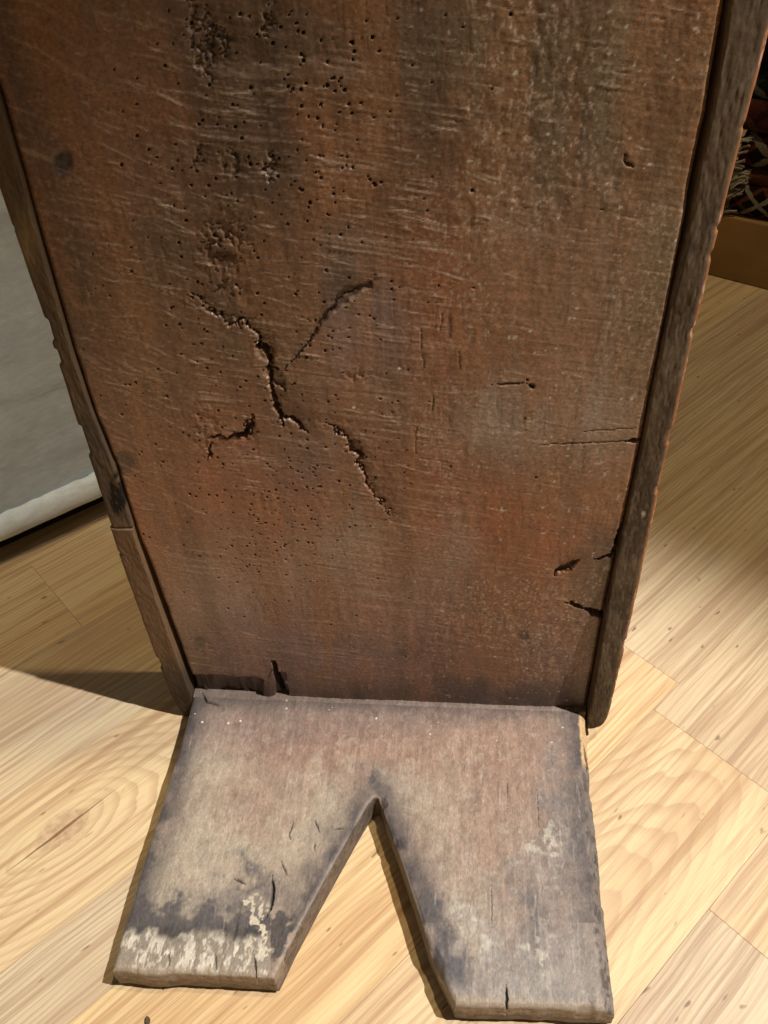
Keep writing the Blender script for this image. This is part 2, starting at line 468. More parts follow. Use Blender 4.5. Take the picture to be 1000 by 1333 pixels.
# surface relief: gentle waves, tool marks, rough sawn fuzz on the right half
H += 0.0022 * (fbm(Xg, Zg, 11, 6, 3, 21) - 0.5)
H += 0.00035 * (n3 - 0.5)
H += 0.00014 * (fbm(Xg, Zg, 560, 420, 2, 25) - 0.5)
fuzz = sstep(470, 640, PX)
lump = fbm(Xg, Zg, 170, 110, 3, 31)
H += 0.0008 * fuzz * (lump - 0.5) * sstep(0.35, 0.65, fbm(Xg, Zg, 25, 20, 2, 33))
C = mixc(C, (0.42, 0.30, 0.205), 0.70 * fuzz * sstep(0.60, 0.74, fbm(Xg, Zg, 640, 420, 3, 35, 0.6)) * sstep(0.40, 0.62, fbm(Xg, Zg, 30, 24, 3, 36)))  # pale flecks: glints of light on the raised fuzz, painted in
C = mixc(C, (0.34, 0.22, 0.135), 0.35 * (1 - fuzz) * sstep(0.66, 0.78, fbm(Xg, Zg, 230, 420, 3, 37)))
# saw marks: fine parallel strokes running slightly downhill
saw = Zg + 0.16 * Xg + 0.004 * fbm(Xg, Zg, 14, 14, 2, 41)
s1 = fbm(saw, Xg, 700, 24, 2, 43)
sawmask = sstep(0.42, 0.66, fbm(Xg, Zg, 16, 16, 3, 45)) * (1 - 0.55 * fuzz)
H += 0.00018 * (s1 - 0.5) * (0.12 + sawmask)
C = mixc(C, (0.36, 0.255, 0.175), 0.50 * sstep(0.66, 0.80, s1) * sawmask)


# fine strokes everywhere, steeper towards the left edge
sw2 = Zg + (0.13 + 0.22 * sstep(260, 40, PX)) * Xg + 0.003 * fbm(Xg, Zg, 20, 20, 2, 46)
st = fbm(sw2, Xg, 560, 26, 3, 47, 0.6)
C = C * (0.88 + 0.24 * st)[..., None]
C = mixc(C, (0.40, 0.28, 0.20), (0.36 - 0.20 * fuzz) * sstep(0.62, 0.76, st) * sstep(0.45, 0.62, fbm(Xg, Zg, 22, 34, 3, 48)))
H += 0.00010 * (st - 0.5)


def window(pts, pad):
    """row and column slices of the dense grid that cover a set of seat-plane points"""
    a = np.array(pts)
    j0 = int(np.clip(np.searchsorted(zz, a[:, 1].min() - pad), 0, len(zz) - 1)); j1 = int(np.clip(np.searchsorted(zz, a[:, 1].max() + pad), 1, len(zz)))
    f = lambda x: int(np.clip((x + 0.155) / 0.31 * NX, 0, NX))
    return slice(j0, j1), slice(max(0, f(a[:, 0].min() - pad - 0.003)), max(1, f(a[:, 0].max() + pad + 0.003)))


def seat_pts(pl): return [(q[0], q[2]) for q in (on_y(p) for p in pl)]


def crack(pl, width, depth, dark=0.9, ragged=0.8, lip=0.0, lipside=1, taper=True, seed=50, widths=None):
    P = seat_pts(pl)
    w = window(P, 0.02)
    A, B = Xg[w], Zg[w]
    A2 = A + 0.0040 * ragged * (fbm(A, B, 240, 240, 4, seed, 0.65) - 0.5) * 2; B2 = B + 0.0040 * ragged * (fbm(A, B, 240, 240, 4, seed + 1, 0.65) - 0.5) * 2
    dd, al, sd = poly_dist(A2, B2, P)
    wd = width * (np.interp(al, np.linspace(0, 1, len(widths)), widths) if widths else (np.sin(np.pi * np.clip(al, 0.04, 0.96)) ** 0.6 if taper else 1.0))
    k = 1 - sstep(0.55, 1.0, dd / wd)
    H[w] -= depth * k
    DK[w] = np.maximum(DK[w], dark * (1 - sstep(0.4, 1.05, dd / wd)))
    if lip:
        l = np.exp(-np.maximum(dd - wd, 0) / 0.0045) * (sd * lipside > 0) * np.sin(np.pi * np.clip(al, 0.02, 0.98)) ** 0.5
        H[w] -= 1.5 * lip * l * (0.5 + fbm(A, B, 200, 120, 3, seed + 3))         # the wood on this side has sunk or torn away
        C[w] = C[w] * (1 - 0.22 * l)[..., None]
        e_ = np.exp(-((dd - wd * 1.1) / 0.0005) ** 2) * (sd * lipside < 0) * sstep(.42, .6, n3[w])
        C[w] = mixc(C[w], (0.40, 0.26, 0.165), 0.35 * e_)  # highlight painted along the broken edge


# big ragged split with a raised lip
crack([(248, 386), (266, 392), (276, 410), (296, 418), (324, 424), (336, 444), (348, 468), (354, 492)], 0.0015, 0.0034, 0.55, 1.5, 0.0014, 1, widths=[.15, .35, .25, .4, .5, 1.4, 1.0, 0.7], seed=50)
crack([(352, 488), (355, 516), (360, 534), (366, 552)], 0.0021, 0.0042, 0.55, 0.9, 0.0008, 1, widths=[.6, 1, 1, .2], seed=52)
crack([(366, 546), (380, 546), (390, 556), (400, 566)], 0.0018, 0.003, 0.6, 0.8, 0.0012, 1, seed=53)
crack([(420, 552), (440, 560), (456, 576), (466, 600), (480, 632), (496, 656), (507, 677)], 0.0009, 0.0022, 0.5, 1.5, 0.0015, 1, widths=[.3, .8, 1.0, 1.2, .8, .6, .15], seed=54)
crack([(372, 480), (400, 448), (424, 412), (444, 390), (460, 378), (480, 371)], 0.0020, 0.0012, 0.55, 0.4, 0.0008, 1, widths=[.15, .25, .4, .8, 1.9, 1.1], seed=55)
crack([(276, 569), (300, 570), (322, 567), (319, 552)], 0.0020, 0.005, 0.8, 0.9, 0.0008, -1, widths=[.3, .5, 1.6, .5], seed=56)
crack([(275, 575), (273, 590), (268, 600)], 0.0010, 0.0025, 0.7, 0.6, seed=57)
crack([(330, 540), (327, 565)], 0.0012, 0.0025, 0.6, 0.6, seed=58)
# open wood right of the splits
for k in (((350, 480), (366, 505)), ((340, 450), (352, 470)), ((455, 572), (470, 590))):
    crack(list(k), 0.0045, 0.0016, 0.25, 0.9, seed=60)
# right-hand splits
crack([(724, 749), (738, 740), (754, 732)], 0.0036, 0.004, 0.8, 0.9, 0.0006, 1, seed=62)
crack([(738, 784), (758, 791), (772, 797), (786, 804)], 0.0030, 0.005, 0.9, 0.7, 0, 1, widths=[.2, .6, 1, 1.1], seed=63)
crack([(756, 563), (800, 560), (834, 557)], 0.0005, 0.0006, 0.35, 0.3, seed=64)
crack([(700, 580), (770, 577), (836, 574)], 0.0006, 0.0007, 0.35, 0.3, seed=65)
crack([(815, 575), (836, 573)], 0.0014, 0.004, 0.9, 0.3, seed=65)
crack([(640, 502), (665, 500), (686, 500)], 0.0007, 0.001, 0.55, 0.3, seed=66)
crack([(775, 730), (800, 722), (812, 716)], 0.0018, 0.004, 0.85, 0.5, seed=67)
crack([(798, 722), (806, 700), (812, 684)], 0.0025, 0.005, 0.9, 0.7, seed=68)
crack([(813, 198), (815, 210), (824, 219)], 0.0007, 0.0015, 0.6, 0.4, seed=69)
for k in range(6):
    rr_ = random.Random(k + 300); x0, y0 = rr_.uniform(540, 600), rr_.uniform(330, 560)
    crack([(x0, y0), (x0 + rr_.uniform(-2, 2), y0 + rr_.uniform(14, 40))], 0.0004, 0.0006, 0.35, 0.2, seed=71)
# eaten channels at the top
for x0, y0, y1 in ((252, 0, 60), (268, 15, 105), (278, 30, 60), (290, 40, 62), (345, 5, 40), (258, 55, 90), (299, 195, 235), (253, 185, 215), (347, 195, 235)):
    crack([(x0, y0), (x0 + 4, (y0 + y1) / 2), (x0 + 2, y1)], 0.0016, 0.0009, 0.08, 1.4, 0.0005, 1, seed=72 + x0 % 7)
# worm-riddled patches
for cx, cy, rx, ry, amp in ((288, 318, 27, 34, 1.0), (284, 370, 10, 10, 0.8), (300, 212, 12, 18, 0.7), (270, 60, 22, 45, 0.28), (310, 380, 14, 12, 0.7), (265, 560, 20, 28, .4), (470, 488, 22, 10, .5)):
    m = blob(PX, PY, cx, cy, rx, ry) * amp
    t_ = sstep(0.47, 0.56, fbm(Xg, Zg, 420, 300, 3, 77))
    H -= 0.0016 * m * t_ ; DK = np.maximum(DK, 0.30 * sstep(0.25, 0.7, m) * t_)
# knots
for cx, cy, rx, ry, a in ((82, 211, 15, 20, 0.95), (160, 603, 17, 16, 0.7), (262, 838, 8, 10, .45), (680, 828, 8, 9, .4), (692, 504, 5, 4, 1.0), (585, 425, 4, 20, .4)):
    m = blob(qx * .15 + PX * .85, PY, cx, cy, rx, ry)
    C = mixc(C, (0.045, 0.036, 0.032), a * sstep(0.2, 0.75, m) * (0.7 + 0.5 * n3))
    H -= 0.0010 * a * sstep(0.3, 0.8, m)
m = blob(PX, PY, 84, 209, 5, 7); C = mixc(C, (0.16, 0.11, 0.085), 0.6 * m)

# scratches left by tools
rs = np.random.default_rng(5)
for k in range(820):
    if k < 520:
        x0, y0 = rs.uniform(110, 560), rs.uniform(60, 640)
    else:
        x0, y0 = rs.uniform(60, 860), rs.uniform(0, 880)
    L = rs.uniform(14, 70) * (1.5 if k % 9 == 0 else 1)
    slope = 0.17 + rs.normal(0, 0.07) + (0.22 if x0 < 230 and k % 2 else 0)
    P = seat_pts([(x0, y0), (x0 + L * 0.5, y0 + L * 0.5 * slope + rs.normal(0, 1)), (x0 + L, y0 + L * slope)])
    w = window(P, 0.002)
    if w[0].stop - w[0].start < 2 or w[1].stop - w[1].start < 2: continue
    dd, al, sd = poly_dist(Xg[w], Zg[w] + 0.0005 * (fbm(Xg[w], Zg[w], 300, 300, 2, 80) - .5), P)
    g = np.exp(-(dd / rs.uniform(0.00022, 0.00045)) ** 2) * np.sin(np.pi * np.clip(al, 0.03, 0.97)) * (0.35 + 0.9 * sstep(.35, .6, n3[w]))
    H[w] += rs.choice([-0.0002, 0.00018]) * g
    C[w] = mixc(C[w], (0.48, 0.37, 0.28), rs.uniform(0.2, 0.75) * g)

# worm holes
nh = 0
holes = [(355, 56), (313, 18), (388, 40), (432, 50), (459, 55), (485, 48), (426, 111), (178, 102), (149, 91), (178, 136), (160, 145), (158, 214), (178, 177), (177, 135),
         (692, 504), (690, 502), (694, 506), (158, 215), (236, 223), (228, 188), (355, 204), (376, 204), (438, 162), (420, 162), (392, 138), (470, 134), (442, 146), (784, 274), (640, 115)]
while len(holes) < 640:
    a = rs.random()
    if a < 0.55: p = (rs.normal(360, 95), rs.uniform(10, 640))
    elif a < 0.80: p = (rs.normal(365, 60), rs.normal(690, 45))
    elif a < 0.95: p = (rs.uniform(90, 540), rs.uniform(200, 850))
    else: p = (rs.uniform(100, 700), rs.uniform(0, 880))
    if 0 < p[1] < 875 and 60 < p[0] < 760 and abs(p[0] - 640) > 20: holes.append(p)
for k, p in enumerate(holes):
    c_ = on_y(p); rad = 0.00030 + 0.00036 * rs.random() ** 1.6
    w = window([(c_[0], c_[2])], 0.003)
    dd = np.hypot(Xg[w] - c_[0], (Zg[w] - c_[2]) * rs.uniform(0.75, 1.1))
    k_ = 1 - sstep(0.5, 1.25, dd / rad)
    H[w] -= 0.003 * k_; DK[w] = np.maximum(DK[w], 0.93 * k_)

# broken-out strip along the lower left edge, with a torn chunk standing in it
edge = 880 + (fbm(Xg, Zg, 90, 1, 3, 90) - 0.5) * 7 + 0.055 * (PX - 255)
brk = sstep(-1.5, 1.5, PY - edge) * sstep(345, 338, PX)
H -= brk * (0.0034 + 0.0045 * (fbm(Xg, Zg, 230, 25, 3, 91) - 0.5)); DK = np.maximum(DK, brk * (0.08 + 0.75 * sstep(0.5, 0.62, fbm(Xg, Zg, 330, 25, 3, 92))))
edge2 = np.interp(PX, [333, 342, 352, 357, 362, 372, 378], [915, 890, 880, 860, 876, 876, 915])
brk2 = sstep(-1.0, 1.0, PY - edge2) * sstep(332, 336, PX) * sstep(380, 377, PX)
H += brk2 * (0.0016 * sstep(360, 350, PX) - 0.0035 * sstep(357, 361, PX)); DK = np.maximum(DK, 0.45 * brk2)
crack([(356, 862), (361, 885), (370, 907)], 0.0022, 0.006, 0.95, 0.3, taper=False, seed=94)
# grime gathered along the foot of the board
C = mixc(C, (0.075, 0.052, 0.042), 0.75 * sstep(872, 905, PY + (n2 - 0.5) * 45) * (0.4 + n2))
C = mixc(C, (0.50, 0.44, 0.36), 0.8 * sstep(0.83, 0.88, fbm(Xg, Zg, 380, 380, 2, 96)) * sstep(400, 700, PX))
C = C * (1 - 0.80 * np.clip(DK, 0, 1))[..., None]
for (x, y) in ((373, 893), (305, 418), (283, 411), (520, 480), (461, 530), (690, 432)):
    C = mixc(C, (0.62, 0.58, 0.50), 0.9 * sstep(0.3, .7, blob(PX, PY, x, y, 2.6, 2.2)))
# round the long edges and the bottom edge over a little
ed = np.minimum((Xg - xl[:, None]), (xr[:, None] - Xg))
H -= 0.0018 * (1 - sstep(0, 0.0030, ed)) ** 2
nr = len(zz)
V = np.stack([Xg, -H, Zg], -1).reshape(-1, 3)
Fs = [grid_faces(nr, NX)]
TH = 0.024
# back face and rim
ring = np.concatenate([np.arange(NX), np.arange(1, nr) * NX + NX - 1, ((nr - 1) * NX + np.arange(NX - 2, -1, -1)), np.arange(nr - 2, 0, -1) * NX])
Vb = V[ring].copy(); Vb[:, 1] = TH
n0 = len(V); m_ = len(ring)
idx = np.arange(m_); nx_ = (idx + 1) % m_
rim = np.stack([ring[idx], n0 + idx, n0 + nx_, ring[nx_]], -1)
Fs += [rim, (n0 + idx)[None, :]]
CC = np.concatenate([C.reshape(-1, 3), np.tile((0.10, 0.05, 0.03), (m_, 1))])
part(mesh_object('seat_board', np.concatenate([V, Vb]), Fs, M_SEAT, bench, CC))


# ------------------------------------------------------------------ side rails of the seat
def rail(name, z, xin, xout, yf, yb, r_in, r_out, sgn, colour, seed, parent=bench):
    """rounded bar along z. sgn -1: left rail, +1: right rail. colour(px, py, across, depth, z) -> rgb"""
    N = 16; rows = []
    n = len(z)
    wob = (fbm(z, z * 0, 22, 1, 4, seed) - 0.5) - 0.8 * sstep(0.66, 0.72, fbm(z, z * 0 + 3, 75, 1, 3, seed + 4))
    for c in range(4):                                  # four rounded corners, front-in first
        for k in range(N):
            a = (k / (N - 1)) * math.pi / 2
            if c == 0: rr2, cx, cy, ang = r_in, 0, 0, math.pi + a
            elif c == 1: rr2, cx, cy, ang = r_out, 1, 0, 1.5 * math.pi + a
            elif c == 2: rr2, cx, cy, ang = 0.003, 1, 1, a
            else: rr2, cx, cy, ang = 0.003, 0, 1, 0.5 * math.pi + a
            rr2 = np.asarray(rr2) * np.ones(n)
            X0 = xin * 0 + (np.abs(xout - xin)) * cx
            ax = X0 + (rr2 if cx == 0 else -rr2) + rr2 * math.cos(ang)
            ay = (yf if cy == 0 else yb + 0 * yf) + (rr2 if cy == 0 else -rr2) + rr2 * math.sin(ang)
            rows.append(np.stack([xin + sgn * ax, ay, z], -1))
    lp = np.stack(rows, 1)                              # (n, 4N, 3)
    # flat spans between corners get extra vertices
    full = []
    for c in range(4):
        full.append(lp[:, c * N:(c + 1) * N])
        a, b = lp[:, (c + 1) * N - 1], lp[:, ((c + 1) * N) % (4 * N)]
        K = 22 if c in (0,) else 8
        for t_ in np.linspace(0, 1, K + 2)[1:-1]:
            full.append((a * (1 - t_) + b * t_)[:, None])
    lp = np.concatenate(full, 1)
    A, Zc, D = lp[..., 0], lp[..., 2], lp[..., 1]
    across = np.abs(A - xin[:, None]) / np.abs(xout - xin)[:, None]
    q = A * 1.3 + D * 0.9
    nz = fbm(q, Zc, 90, 40, 4, seed + 1); nf = fbm(q, Zc, 600, 220, 3, seed + 2)
    front = sstep(0.010, 0.0, D - yf[:, None])
    lp[..., 1] += front * (0.0010 * (nz - 0.5) + 0.0005 * (nf - 0.5))
    lp[..., 0] += sgn * across * ((0.0012 if sgn > 0 else 0.0022) * wob[:, None] + 0.0005 * (nf - 0.5))
    px, py = to_px(lp[..., 0], lp[..., 1], lp[..., 2])
    col = colour(px, py, across, D - yf[:, None], Zc, nz, nf)
    v, f = loft(lp, True, flip=(sgn > 0))
    return part(mesh_object(name, v, f, M_APRON, parent, col.reshape(-1, 3)))


def col_right(px, py, ac, dep, z, nz, nf):
    c = np.zeros(px.shape + (3,)) + np.array((0.118, 0.080, 0.047))
    c = mixc(c, (0.074, 0.050, 0.031), sstep(0.38, 0.68, nz))
    c = mixc(c, (0.190, 0.145, 0.098), 0.5 * sstep(0.55, 0.75, nf))
    c = mixc(c, (0.330, 0.115, 0.042), 0.9 * sstep(0.82, 0.97, ac + 0.1 * (nz - .5)) * sstep(-.1, .1, z - 0.05))
    c = mixc(c, (0.26, 0.15, 0.09), 0.5 * sstep(0.0015, 0.004, dep))
    c = mixc(c, (0.55, 0.42, 0.30), 0.85 * sstep(0.62, 0.70, nf) * sstep(0.84, 0.94, ac) * sstep(0.45, 0.6, nz))
    cr = np.exp(-((ac - 0.14 - 0.1 * (nz - .5)) / 0.05) ** 2) * sstep(300, 315, py) * sstep(410, 395, py)
    c = c * (1 - 0.8 * cr)[..., None]
    c = mixc(c, (0.6, 0.55, 0.46), 0.8 * sstep(.3, .7, blob(px, py, 838, 669, 3, 4)))
    return c


zr = np.concatenate([np.arange(-0.0155, 0.5, 0.0012), np.arange(0.5, TOP + 1e-6, 0.006)])
tipr = np.clip((zr + 0.0155) / 0.022, 0, 1)
xin_r = edge_r(zr) + 0.0004 + 0.0015 * sstep(0.33, 0.38, zr) * sstep(0.48, .44, zr)
xout_r = 0.1675 + 0.001 * np.sin(zr * 14) - 0.010 * (1 - np.sqrt(1 - (1 - tipr) ** 2))
yf_r = -0.0085 * sstep(0.20, 0.0, zr) - 0.0006
rail('apron', zr, xin_r, xout_r, yf_r, 0.040, 0.0015, 0.0042 * np.clip(tipr * 1.2, 0.3, 1), 1, col_right, 24)


def col_left(px, py, ac, dep, z, nz, nf):
    c = np.zeros(px.shape + (3,)) + np.array((0.112, 0.073, 0.041))
    c = mixc(c, (0.088, 0.062, 0.040), sstep(0.45, 0.65, nz))
    c = mixc(c, (0.20, 0.115, 0.06), 0.7 * sstep(0.19, 0.17, z) * sstep(0.02, 0.06, z))
    c = mixc(c, (0.26, 0.18, 0.085), 0.7 * blob(px, py, 30, 320, 16, 40))
    c = mixc(c, (0.34, 0.27, 0.19), 0.6 * sstep(0.60, 0.72, nf) * sstep(0.85, 0.95, ac))
    c = mixc(c, (0.012, 0.010, 0.009), 0.97 * sstep(0.34, 0.44, nf) * sstep(.25, .5, blob(px, py, 154, 642, 12, 28)))
    c = mixc(c, (0.05, 0.035, 0.025), 0.6 * sstep(0.05, -0.01, z))
    return c


cut = 0.178
zl = np.concatenate([np.arange(cut + 0.0007, 0.5, 0.0012), np.arange(0.5, TOP + 1e-6, 0.006)])
left = rail('apron', zl, edge_l(zl) - 0.0002, np.interp(zl, [0.17, 0.19, 0.25, 0.30, 0.36, 0.42, 0.6], [-0.1665, -0.1668, -0.1650, -0.1632, -0.1610, -0.1618, -0.163]),
            -0.0022 + 0 * zl, 0.040, 0.0012, 0.0030, -1, col_left, 27)
zl2 = np.arange(FLOOR + 0.0006, cut, 0.0012)
tipl = np.clip((zl2 - FLOOR) / 0.030, 0, 1)
o = rail('broken_end', zl2, np.where(zl2 > 0, edge_l(np.maximum(zl2, 0)), edge_l(0.0) + 0.0012 * 0) - 0.0006, -0.1670 - 0.0010 * np.sin((zl2 - 0.02) * 22) + 0.0035 * (1 - tipl) ** 1.5,
         -0.0030 - 0.0020 * sstep(0.15, 0.0, zl2), 0.039, 0.0012, 0.0028, -1, col_left, 33, parent=left)
o.matrix_parent_inverse = Matrix.Identity(4)
o['label'] = 'lower end of the rail, cracked off across'


# ------------------------------------------------------------------ the end leg: a board with a V cut out of it, lying on the floor
TL = 0.0262                                              # thickness
Yb = -0.0005 + 0.0075                                    # back end, under the seat board's edge
y_apex = on_z((489, 1036))[1]
y_frontL = np.array([on_z(p)[1] for p in [(148, 1246), (200, 1262), (300, 1276), (345, 1283)]]).mean()
y_frontR = np.array([on_z(p)[1] for p in [(597, 1302), (700, 1314), (795, 1312)]]).mean()
NLt = [on_z(p) for p in [(487, 1036), (478, 1046), (440, 1112), (405, 1175), (372, 1238), (350, 1283)]]
NRt = [on_z(p) for p in [(492, 1036), (497, 1048), (520, 1115), (541, 1175), (561, 1236), (593, 1303)]]
OLt = [on_z(p) for p in [(247, 918), (243, 935), (225, 1000), (200, 1080), (175, 1155), (148, 1246)]]
ORt = [on_z(p) for p in [(764, 915), (763, 945), (768, 1000), (778, 1090), (788, 1180), (801, 1305)]]


def tr(pts, y):
    a = np.array(sorted([(q[1], q[0]) for q in pts])); return np.interp(y, a[:, 0], a[:, 1])


def half(side):
    yf = y_frontL if side < 0 else y_frontR
    n = 340
    # same rows above the apex for both halves
    n_up = 130
    ys = np.concatenate([np.linspace(Yb, y_apex, n_up), np.linspace(y_apex, yf, n - n_up + 1)[1:]])
    outer = tr(OLt if side < 0 else ORt, ys) + 0.0018 * (fbm(ys, ys * 0 + side, 30, 1, 4, 100 + side) - 0.5)
    ax = (NLt[0][0] + NRt[0][0]) / 2
    inner = np.where(ys >= y_apex - 1e-9, ax, tr(NLt if side < 0 else NRt, ys) + 0.0012 * (fbm(ys, ys * 0, 40, 1, 4, 104 + side) - 0.5) * sstep(0, 0.01, y_apex - ys))
    s = np.linspace(0, 1, 250)
    X = outer[:, None] + (inner - outer)[:, None] * s[None, :]
    # the end grain is not cut straight
    bend = 0.0026 * (fbm(X, X * 0, 55, 1, 4, 108 + side) - 0.5) + (0.003 * (s - .5) if side < 0 else -0.003 * (s - .3))[None, :]
    Y = ys[:, None] + bend * sstep(0.75, 1.0, (Yb - ys) / (Yb - yf))[:, None]
    return X, Y, n_up


XL, YL, nup = half(-1); XR, YR, _ = half(1)
nrow, ncol = XL.shape
iL = np.arange(nrow * ncol).reshape(nrow, ncol)
iR = np.arange(nrow * ncol).reshape(nrow, ncol) + nrow * ncol
iR[:nup, -1] = iL[:nup, -1]                             # halves share the line above the notch
Xt = np.concatenate([XL.ravel(), XR.ravel()]); Yt = np.concatenate([YL.ravel(), YR.ravel()])


def gf(ix, flip):
    q = np.stack([ix[:-1, :-1], ix[:-1, 1:], ix[1:, 1:], ix[1:, :-1]], -1).reshape(-1, 4)
    return q[:, ::-1] if flip else q


# outline, in order: back left -> down the left side -> left foot end -> up the notch -> down -> right foot end -> up the right side -> back
outl = np.concatenate([iL[:, 0], iL[-1, 1:], iL[-2:nup - 2:-1, -1], iR[nup:, -1], iR[-1, -2::-1], iR[-2::-1, 0], iR[0, 1:-1], iL[0, -1:0:-1]])
P2 = np.stack([Xt[outl], Yt[outl]], 1)
# distance of each top vertex from the outline (coarse outline is enough)
oc = P2[::3]
kk = np.full(Xt.shape, 1.0)
for c in range(0, len(Xt), 20000):
    a = Xt[c:c + 20000, None] - oc[None, :, 0]; b = Yt[c:c + 20000, None] - oc[None, :, 1]
    kk[c:c + 20000] = np.sqrt((a * a + b * b).min(1))
near = np.where(kk < 0.012)[0]; of = np.concatenate([P2, (P2 + np.roll(P2, -1, 0)) / 2])
for c in range(0, len(near), 8000):
    q_ = near[c:c + 8000]
    a = (Xt[q_, None] - of[None, :, 0]).astype(np.float32); b = (Yt[q_, None] - of[None, :, 1]).astype(np.float32)
    kk[q_] = np.sqrt((a * a + b * b).min(1))
kk = np.where(Yt > -0.004, 1.0, kk)
lx, ly = to_px(Xt, Yt, 0 * Xt)
m1 = fbm(Xt, Yt, 30, 22, 4, 110); m2 = fbm(Xt, Yt, 130, 45, 4, 111); m3 = fbm(Xt, Yt, 520, 70, 3, 112); m4 = fbm(Xt, Yt, 300, 280, 4, 113); m5 = fbm(Xt, Yt, 90, 90, 4, 114)
Hl = 0.0016 * (m1 - 0.5) + 0.0007 * (m2 - 0.5) + 0.0002 * (m3 - 0.5) + 0.0005 * (m4 - 0.5)
CL = np.zeros((len(Xt), 3)) + np.array((0.270, 0.198, 0.154))
TAN, SLATE, WHITE, BRN, INK = (0.370, 0.310, 0.240), (0.115, 0.103, 0.101), (0.60, 0.55, 0.46), (0.265, 0.172, 0.132), (0.036, 0.035, 0.040)
wx, wy = lx + (m5 - 0.5) * 60, ly + (m4 - .5) * 20 + (m5 - 0.5) * 70
for c, w, bl in [
    (BRN, 0.9, (430, 965, 230, 40)), (BRN, 0.8, (640, 980, 110, 60)), (TAN, 0.95, (420, 1075, 62, 55)), (TAN, 0.85, (270, 1010, 45, 55)), (TAN, 0.9, (245, 1130, 60, 70)),
    (TAN, 0.75, (310, 1105, 110, 75)), (TAN, 0.6, (330, 1180, 50, 30)), (TAN, 0.75, (205, 1160, 40, 28)), (TAN, 0.6, (580, 1060, 30, 70)), (TAN, 0.75, (610, 1200, 30, 45)), (TAN, 0.6, (520, 1040, 20, 40)),
    (TAN, 0.55, (640, 1250, 40, 30)), (SLATE, 0.85, (770, 1080, 30, 120)), (SLATE, 0.7, (225, 985, 16, 70)), (SLATE, 0.7, (178, 1120, 12, 90)), (SLATE, 0.6, (690, 1200, 22, 60)), (SLATE, 0.55, (730, 1290, 70, 60)),
    (SLATE, 0.6, (640, 1290, 70, 40)), (SLATE, 0.85, (490, 1022, 16, 16)), (SLATE, 0.75, (330, 1150, 40, 26)), (BRN, 0.5, (330, 1050, 60, 40)), (BRN, 0.45, (620, 1090, 40, 50)), ((0.250, 0.220, 0.205), 0.8, (690, 1265, 120, 90)), ((0.185, 0.158, 0.148), 0.6, (740, 1080, 45, 120)),
    (SLATE, 0.6, (420, 1150, 16, 60)), ((0.26, 0.24, 0.22), 0.6, (700, 1290, 90, 40)), (SLATE, 0.8, (692, 1195, 16, 40)),
]:
    CL = mixc(CL, c, 1.2 * w * blob(wx, wy, *bl) * (0.55 + 0.9 * m5))
CL = CL * (0.84 + 0.32 * m3)[:, None]
CL = mixc(CL, (0.34, 0.27, 0.215), 0.30 * sstep(0.60, 0.74, m3) * sstep(0.4, 0.6, m1))
CL = CL * (0.72 + 0.56 * fbm(Xt, Yt, 200, 150, 4, 118, 0.65))[:, None]
CL = mixc(CL, (0.38, 0.33, 0.27), 0.45 * sstep(0.52, 0.75, m4) * sstep(0.45, 0.6, m5))
# blue-black tide mark across the left foot, flaked white below it
tide = sstep(-20, 2, ly + (m5 - .5) * 60 + (m4 - .5) * 24 - (1184 + 0.06 * (lx - 160))) * sstep(36, 10, ly + (m5 - .5) * 50 + (m4 - .5) * 20 - (1203 + 0.07 * (lx - 160))) * (lx < 352)
CL = mixc(CL, INK, 0.93 * tide * (0.75 + 0.4 * m3))
CL = mixc(CL, INK, 0.85 * sstep(.3, .6, blob(wx, wy, 365, 1215, 16, 34, 25)))
CL = mixc(CL, (0.062, 0.063, 0.074), 0.85 * sstep(.10, .8, blob(wx, wy, 572, 1215, 20, 90, -18)) * (0.55 + 0.7 * m4))
CL = mixc(CL, (0.13, 0.115, 0.115), 0.6 * sstep(1135, 1190, ly + (m5 - .5) * 60) * sstep(1212, 1196, ly) * (lx < 352) * (0.3 + m4))
CL = mixc(CL, (0.25, 0.215, 0.17), 0.85 * sstep(1206, 1220, ly + (m5 - .5) * 40) * (lx < 352))
flake = sstep(1206, 1226, ly + (m5 - .5) * 46) * (lx < 352) * sstep(0.46, 0.62, fbm(Xt, Yt, 300, 130, 4, 117, 0.65))
CL = mixc(CL, WHITE, flake * (0.55 + 0.5 * m4)); Hl -= 0.0004 * flake
fl2 = blob(wx, wy, 335, 1212, 13, 40, 20) * sstep(.4, .5, m4)
CL = mixc(CL, (0.56, 0.49, 0.38), 0.9 * sstep(.3, .55, fl2)); Hl -= 0.0004 * sstep(.3, .55, fl2)
for bl in ((715, 1095, 14, 26), (695, 1105, 9, 14), (625, 1225, 14, 26), (640, 1240, 12, 14), (690, 1235, 16, 18), (600, 1195, 14, 20)):
    CL = mixc(CL, (0.44, 0.41, 0.35), 0.75 * sstep(.15, .7, blob(wx, wy, *bl)) * sstep(.36, .62, m4))
# dark grubby margins and pale chafed arrises
CL = mixc(CL, (0.072, 0.061, 0.062), 0.95 * np.exp(-(kk / 0.016) ** 2) * (0.30 + 1.15 * m5) * (ly < 1200))
CL = mixc(CL, (0.40, 0.33, 0.27), 0.6 * np.exp(-((kk - 0.0008) / 0.0007) ** 2) * sstep(0.35, 0.6, m1))
CL = mixc(CL, (0.33, 0.26, 0.19), 0.8 * sstep(0.006, 0.0, np.where(lx < 400, Yt - y_frontL, Yt - y_frontR) + (m4 - .5) * 0.006))
